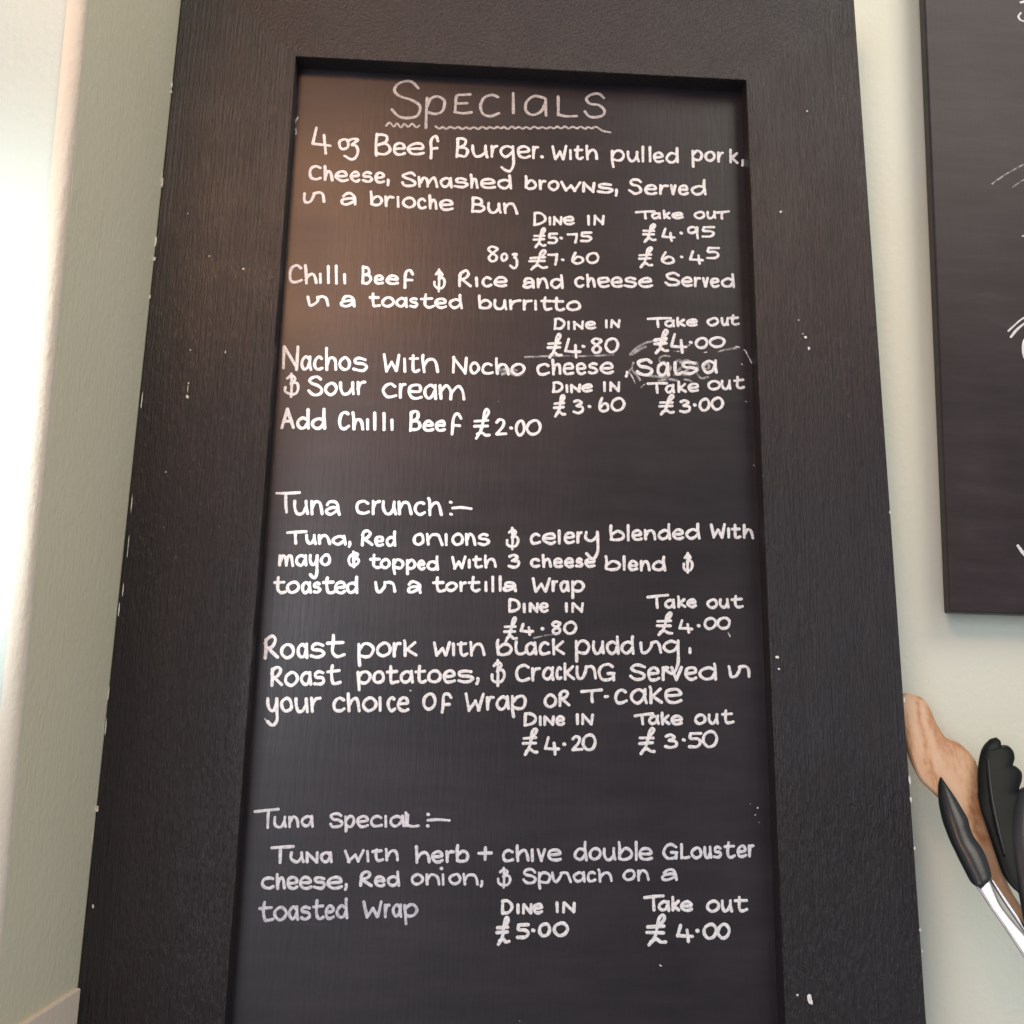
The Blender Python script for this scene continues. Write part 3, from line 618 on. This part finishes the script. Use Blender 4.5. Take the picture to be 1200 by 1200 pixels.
LINE([('line', 'C3', [(111, 246), (160, 243), (208, 240)], 4.4), ('line', 'C3', [(150, 246), (149, 280), (148, 312)], 4.5), ('C3', 'uɴa', [190, 262, 327, 387], 316, 316, 54, 70, 4.4),
      ('C3', 'With', [440, 532, 563, 622, 687], 315, 307, 56, 62, 4.3), ('C3', 'herb', [758, 833, 895, 943, 1007], 317, 313, 58, 84, 4.5), ('box', 'C3', [('+', 1043, 238, 1114, 304)], 4.4),
      ('C4', 'chive', [-8, 52, (120, 142), 150, 197, 264], 312, 307, 60, 80, 4.3), ('C4', 'double', [316, 384, 447, 517, (590, 614), 612, 677], 306, 304, 62, 90, 4.3),
      ('C4', 'Gl', [720, (797, 818)], 303, 300, 58, 76, 4.3), ('line', 'C4', [(808, 285), (822, 292), (842, 288)], 4.1), ('C4', 'ouster', [848, 906, 950, (996, 1056), 1056, 1108, 1138], 300, 290, 60, 80, 4.3)], 'ink_mid')
LINE([('C3', 'cheese,', [61, 128, 177, 234, 297, 360, 436, 458], 437, 434, 62, 76, 4.3, 20), ('C3', 'Red', [506, 572, 630, 692], 424, 424, 54, 74, 4.3),
      ('C3', 'onion,', [738, 804, (878, 897), 910, 974, 1052, 1072], 418, 416, 56, 70, 4.0, 24), ('box', 'C3', [('.', 880, 339), ('$', 1130, 333, 1197, 430)], 3.8),
      ('C4', 'Sp', [84, 153, 217], 411, 410, 56, 72, 4.0, 26), ('C4', 'ñach', [218, 312, 377, 424, 494], 406, 402, 52, 64, 4.0), ('C4', 'on', [538, 603, 662], 398, 396, 54, 60, 4.0), ('C4', '@', [714, 792], 398, 396, 58, 60, 4.0)], 'ink_mid')
LINE([('C3', 'toasted', [(50, 120), (116, 182), 182, 237, (293, 352), 350, 400, 457], 582, 568, 68, 96, 4.3), ('C3', 'Wrap', [524, 618, 653, (706, 774)], 565, 562, 64, 78, 4.3, 34)], 'ink_faint')
q = dine('C4', (-12, 47), (56, 76), (83, 132), (130, 181), (231, 256), (266, 329), 550, 545, 50, 70, 52, 542)
q.boxed('C4', [('£', -36, 553, 32, 690), ('5', 55, 586, 120, 662), ('.', 135, 620), ('0', 156, 585, 217, 652), ('0', 222, 582, 297, 650)], 4.7); price(q)
q = take('C4', (632, 732, 464, 537, 680, 456), (698, 757), (760, 802), (800, 860), 536, 536, 52, 72, (916, 982), (984, 1040), (1044, 1112), 541, 536, 58, 74)
q.boxed('C4', [('£', 643, 545, 742, 695), ('4', 782, 590, 864, 678), ('.', 880, 622), ('0', 902, 586, 972, 664), ('0', 966, 587, 1030, 663)], 4.7); price(q)

# wiped chalk round the corrected word
EDGE[0] = 0.25
for pts, wd in [([(548, 112), (580, 80), (625, 52), (668, 42)], 6), ([(560, 112), (590, 88), (630, 70)], 6), ([(20, 122), (200, 116), (330, 118), (470, 110)], 4.5),
                ([(990, 94), (1040, 84), (1100, 74)], 5), ([(700, 150), (698, 128), (722, 116), (750, 120)], 5), ([(688, 168), (720, 150), (752, 170), (735, 205), (700, 212)], 7),
                ([(770, 150), (800, 138), (815, 165), (790, 190), (770, 215)], 6), ([(800, 150), (840, 140), (850, 175), (815, 205), (850, 215)], 7), ([(860, 165), (885, 150), (890, 190)], 6),
                ([(925, 150), (945, 160), (940, 185), (915, 175), (930, 155)], 7), ([(880, 195), (905, 228), (945, 222)], 5), ([(820, 235), (850, 240), (870, 262)], 5),
                ([(690, 242), (745, 234), (785, 240)], 6), ([(640, 215), (690, 222), (740, 226)], 6), ([(-115, 188), (-60, 185), (-20, 195)], 9), ([(-95, 208), (-60, 198), (-20, 212), (10, 205)], 8),
                ([(568, 150), (560, 185), (585, 215), (600, 240)], 6)]:
    q = ink(); q.line('A6', pts, wd); q.build('chalk_smudge', 'smear', panel)
q = ink(); q.line('C2', [(140, 232), (200, 218), (260, 208)], 4); q.build('chalk_smudge', 'smear', panel)
EDGE[0] = 0.6
for pts, wd in [([(1050, 75), (1085, 70), (1110, 78)], 2.2), ([(1105, 76), (1128, 90), (1145, 122)], 2.4), ([(1150, 130), (1166, 170), (1172, 220), (1172, 310)], 1.8),
                ([(915, 118), (918, 102), (935, 98)], 2), ([(568, 150), (560, 175), (545, 195), (560, 220), (575, 255), (582, 278)], 2.4), ([(605, 275), (620, 262), (632, 255)], 2.2),
                ([(820, 72), (830, 60), (840, 66), (850, 60)], 2.6), ([(770, 90), (800, 95), (830, 88)], 2.5), ([(1172, 665), (1178, 668)], 2), ([(1110, 548 - 390 + 0), (1118, 160)], 2), ([(1128, 345), (1134, 347)], 1.8)]:
    q = ink(); q.line('A6', pts, wd); q.build('chalk_trace', 'smear2', panel)
for cr, pts, wd in [('A1', [(40, 245), (26, 275), (30, 320), (24, 352)], 3), ('A5', [(1130, 343), (1134, 346)], 2), ('C1', [(42, 610), (46, 616)], 2.2),
                    ('C1', [(722, 477), (727, 478)], 2), ('C2', [(1052, 205), (1058, 215), (1064, 228)], 2), ('C4', [(1140, 98), (1143, 96)], 2), ('C4', [(1152, 66), (1154, 64)], 2), ('C4', [(1120, 46), (1123, 45)], 1.8), ('C4', [(1160, 130), (1162, 128)], 1.6),
                    ('P', [(609, 1196), (616, 1199)], 2.4), ('P', [(773, 1131), (775, 1132)], 1.6)]:
    q = ink(); q.line(cr, pts, wd); q.build('chalk_trace', 'smear2', panel)

# ------------------------------------------------------------------ second chalkboard, at the right edge
YB2 = 0.030
b2 = empty('chalkboard')
tag(b2, 'plain black unframed chalkboard high on the cream wall at right', 'chalkboard')
c1 = at(1083, 0, YB2); c2 = at(1113.5, 717, YB2); c3 = at(1200, 720, YB2)
ax = Vector((c1.x - c2.x, 0, c1.z - c2.z)).normalized(); bx = Vector((c3.x - c2.x, 0, c3.z - c2.z)).normalized()
H2, W2 = 0.60, 0.42
pts = [c2, c2 + bx * W2, c2 + bx * W2 + ax * H2, c2 + ax * H2]
vv, ff = prism([(p.x, p.z) for p in pts], YB2, YB2 + 0.010)
b2.location = (c2.x, YB2, c2.z)
p2 = link_mesh('panel', vv, ff, M['slate2']); bevel(p2, 0.0015, 3)
p2.parent = b2; p2.matrix_parent_inverse = Matrix.Translation(-b2.location)
for ls in ([([(1208, -6), (1202, 1), (1196, 3)], 5)], [([(1196, 15.5), (1193.5, 19), (1195, 23), (1200, 25), (1208, 24)], 4)],
           [([(1181.5, 388), (1188, 382), (1196, 375), (1206, 369)], 3)], [([(1184.5, 395), (1191, 387), (1198, 381), (1208, 374)], 4)],
           [([(1210, 392), (1201, 398), (1199, 408), (1201, 420), (1210, 428)], 4.6)], [([(1193, 640), (1198, 647), (1206, 656), (1214, 668)], 5.5)], [([(1198, 277), (1204, 275)], 2.5)]):
    q = Ink(YB2); q.line('P', *ls[0]); q.build('chalk_stroke', 'ink', p2)
for pts, wd in [([(1162, 216), (1176, 206), (1190, 198), (1205, 190)], 3.5), ([(1186, 220), (1196, 213), (1206, 208)], 3)]:
    q = Ink(YB2); q.line('P', pts, wd); q.build('chalk_smudge', 'smear', p2)

# ------------------------------------------------------------------ kitchen tools leaning at the right
def loft(name, secs, mat, parent=None, yf=None, power=1.0, n=18, sub=6, cap=True, belly=1.0):
    """secs: (left px, right px, thickness m, depth offset m); elliptical sections, smoothly joined"""
    S = [(a[0], a[1], b_[0], b_[1], th, off) for a, b_, th, off in secs]
    S = catmull(S, sub)
    verts, faces = [], []
    rings = []
    for (lu, lv, ru, rv, th, off) in S:
        L = at(lu, lv, yf(lv) + off); R_ = at(ru, rv, yf(rv) + off)
        c = (L + R_) / 2; h = (R_ - L) / 2
        nv = Vector((0, -1, -0.25)).normalized()
        b0 = len(verts); rings.append(b0)
        for i in range(n):
            t = 2 * math.pi * i / n; ct, st = math.cos(t), math.sin(t)
            ct = math.copysign(abs(ct) ** power, ct); st = math.copysign(abs(st) ** power, st)
            q_ = c + h * ct + nv * (max(th, 0.0003) / 2 * st); verts.append(tuple(q_))
    for a, b_ in zip(rings, rings[1:]):
        for i in range(n): faces.append((a + i, a + (i + 1) % n, b_ + (i + 1) % n, b_ + i))
    faces.append(tuple(rings[0] + i for i in range(n))); faces.append(tuple(rings[-1] + i for i in reversed(range(n))))
    o = link_mesh(name, verts, faces, M[mat], None, True)
    if parent:
        o.parent = parent; o.matrix_parent_inverse = Matrix.Translation(-parent.location)
    return o
def U(x, y): return (1100 + x / 4.0, 840 + y / 4.0)        # from the enlargement of the tools
def V(x, y): return (1040 + x / 2.857, 780 + y / 2.857)
yw = lambda v: 0.034 - (v - 815) * 0.00022
wood = loft('wooden_spatula', [(V(40, 105), V(62, 92), .003, 0), (V(36, 150), V(112, 106), .007, 0), (V(42, 200), V(138, 138), .009, 0), (V(62, 270), V(160, 190), .010, 0),
      (V(80, 325), V(195, 240), .010, 0), (V(108, 382), V(240, 260), .010, 0), (V(140, 415), V(290, 312), .010, 0), (V(180, 455), V(304, 380), .0105, 0), (V(225, 520), V(318, 470), .0105, 0),
      (V(262, 590), V(345, 570), .010, 0), (V(300, 650), V(372, 655), .010, 0), (V(335, 705), V(402, 735), .009, 0), (V(380, 775), V(440, 800), .009, 0), (V(470, 905), V(520, 920), .009, 0), (V(620, 1130), V(665, 1140), .009, 0)],
      'wood', None, yw, 0.62)
tag(wood, 'pale wooden spatula leaning on the wall behind the black handled steel tool', 'spatula')
yt_ = lambda v: -0.006 - (v - 905) * 0.00025
tool = empty('kitchen_tongs'); tool.location = at(1147, 1036, yt_(1036))
tag(tool, 'black handled steel tongs leaning in front of the wooden spatula', 'tongs')
loft('handle', [(U(6, 288), U(12, 282), .002, 0), (U(2, 330), U(36, 318), .008, 0), (U(5, 400), U(72, 372), .0125, 0), (U(14, 450), U(98, 416), .0145, 0), (U(26, 500), U(128, 468), .0150, 0), (U(44, 550), U(140, 512), .0145, 0),
                (U(62, 595), U(158, 555), .0145, 0), (U(84, 640), U(190, 600), .0155, 0), (U(108, 690), U(214, 648), .0155, 0), (U(134, 740), U(230, 695), .015, 0), (U(152, 775), U(238, 730), .014, 0), (U(166, 790), U(232, 752), .010, 0)],
     'nylon', tool, yt_, 0.9)
loft('steel_arm', [(U(168, 785), U(236, 752), .003, .001), (U(200, 830), U(258, 805), .003, .001), (U(240, 893), U(290, 880), .003, .001), (U(310, 993), U(350, 958), .003, .001), (U(400, 1128), U(430, 1050), .003, .001), (U(560, 1360), U(600, 1280), .003, .001)],
     'steel', tool, yt_, 0.7)
loft('steel_arm', [(U(236, 760), U(246, 752), .004, .010), (U(285, 840), U(300, 826), .004, .010), (U(345, 930), U(362, 915), .004, .010), (U(420, 1040), U(440, 1020), .004, .010), (U(560, 1250), U(580, 1230), .004, .010)],
     'steel', tool, yt_, 0.9)
yk = lambda v: 0.012 - (v - 865) * 0.00025
sc_ = loft('scalloped_spoon', [(U(240, 106), U(272, 97), .002, 0), (U(218, 130), U(288, 112), .005, 0), (U(206, 150), U(294, 136), .006, 0), (U(200, 165), U(322, 134), .007, 0), (U(194, 190), U(346, 156), .008, 0), (U(189, 220), U(353, 190), .0085, 0), (U(186, 245), U(345, 224), .009, 0),
      (U(185, 262), U(362, 232), .009, 0), (U(184, 285), U(386, 256), .009, 0), (U(184, 320), U(387, 292), .009, 0), (U(186, 350), U(376, 325), .009, 0), (U(184, 372), U(372, 350), .009, 0), (U(190, 400), U(395, 370), .009, 0), (U(198, 440), U(400, 420), .009, 0),
      (U(216, 490), U(405, 470), .009, 0), (U(240, 560), U(405, 540), .009, 0), (U(270, 650), U(410, 630), .009, 0), (U(305, 745), U(420, 720), .008, 0), (U(345, 800), U(440, 770), .008, 0), (U(395, 850), U(470, 830), .008, 0), (U(560, 1060), U(620, 1040), .008, 0)],
      'nylon_matt', None, yk, 0.75)
tag(sc_, 'black serving spoon with a scalloped right edge, standing beside the wooden spatula', 'serving spoon')
yn = lambda v: -0.004 - (v - 920) * 0.00025
sp_ = loft('nylon_spoon', [(U(400, 332), U(430, 322), .003, 0), (U(370, 355), U(470, 330), .009, 0), (U(352, 400), U(500, 370), .012, 0), (U(341, 450), U(520, 420), .013, 0), (U(336, 520), U(530, 490), .013, 0), (U(339, 600), U(535, 570), .013, 0),
      (U(350, 680), U(535, 650), .012, 0), (U(364, 760), U(530, 730), .012, 0), (U(384, 860), U(520, 820), .011, 0), (U(402, 960), U(520, 920), .010, 0), (U(440, 1040), U(530, 1010), .010, 0), (U(580, 1260), U(640, 1240), .010, 0)],
      'nylon', None, yn, 0.9)
tag(sp_, 'glossy black spoon at the far right, in front of the scalloped spoon', 'spoon')

loft('ridge', [(U(226, 190), U(232, 190), .002, -.0042), (U(228, 260), U(240, 260), .003, -.0045), (U(238, 360), U(252, 360), .003, -.0045), (U(258, 470), U(272, 468), .003, -.0045), (U(282, 570), U(294, 566), .003, -.0042), (U(306, 650), U(312, 646), .002, -.0038)],
     'nylon', None, yk, 1.0).parent = sc_
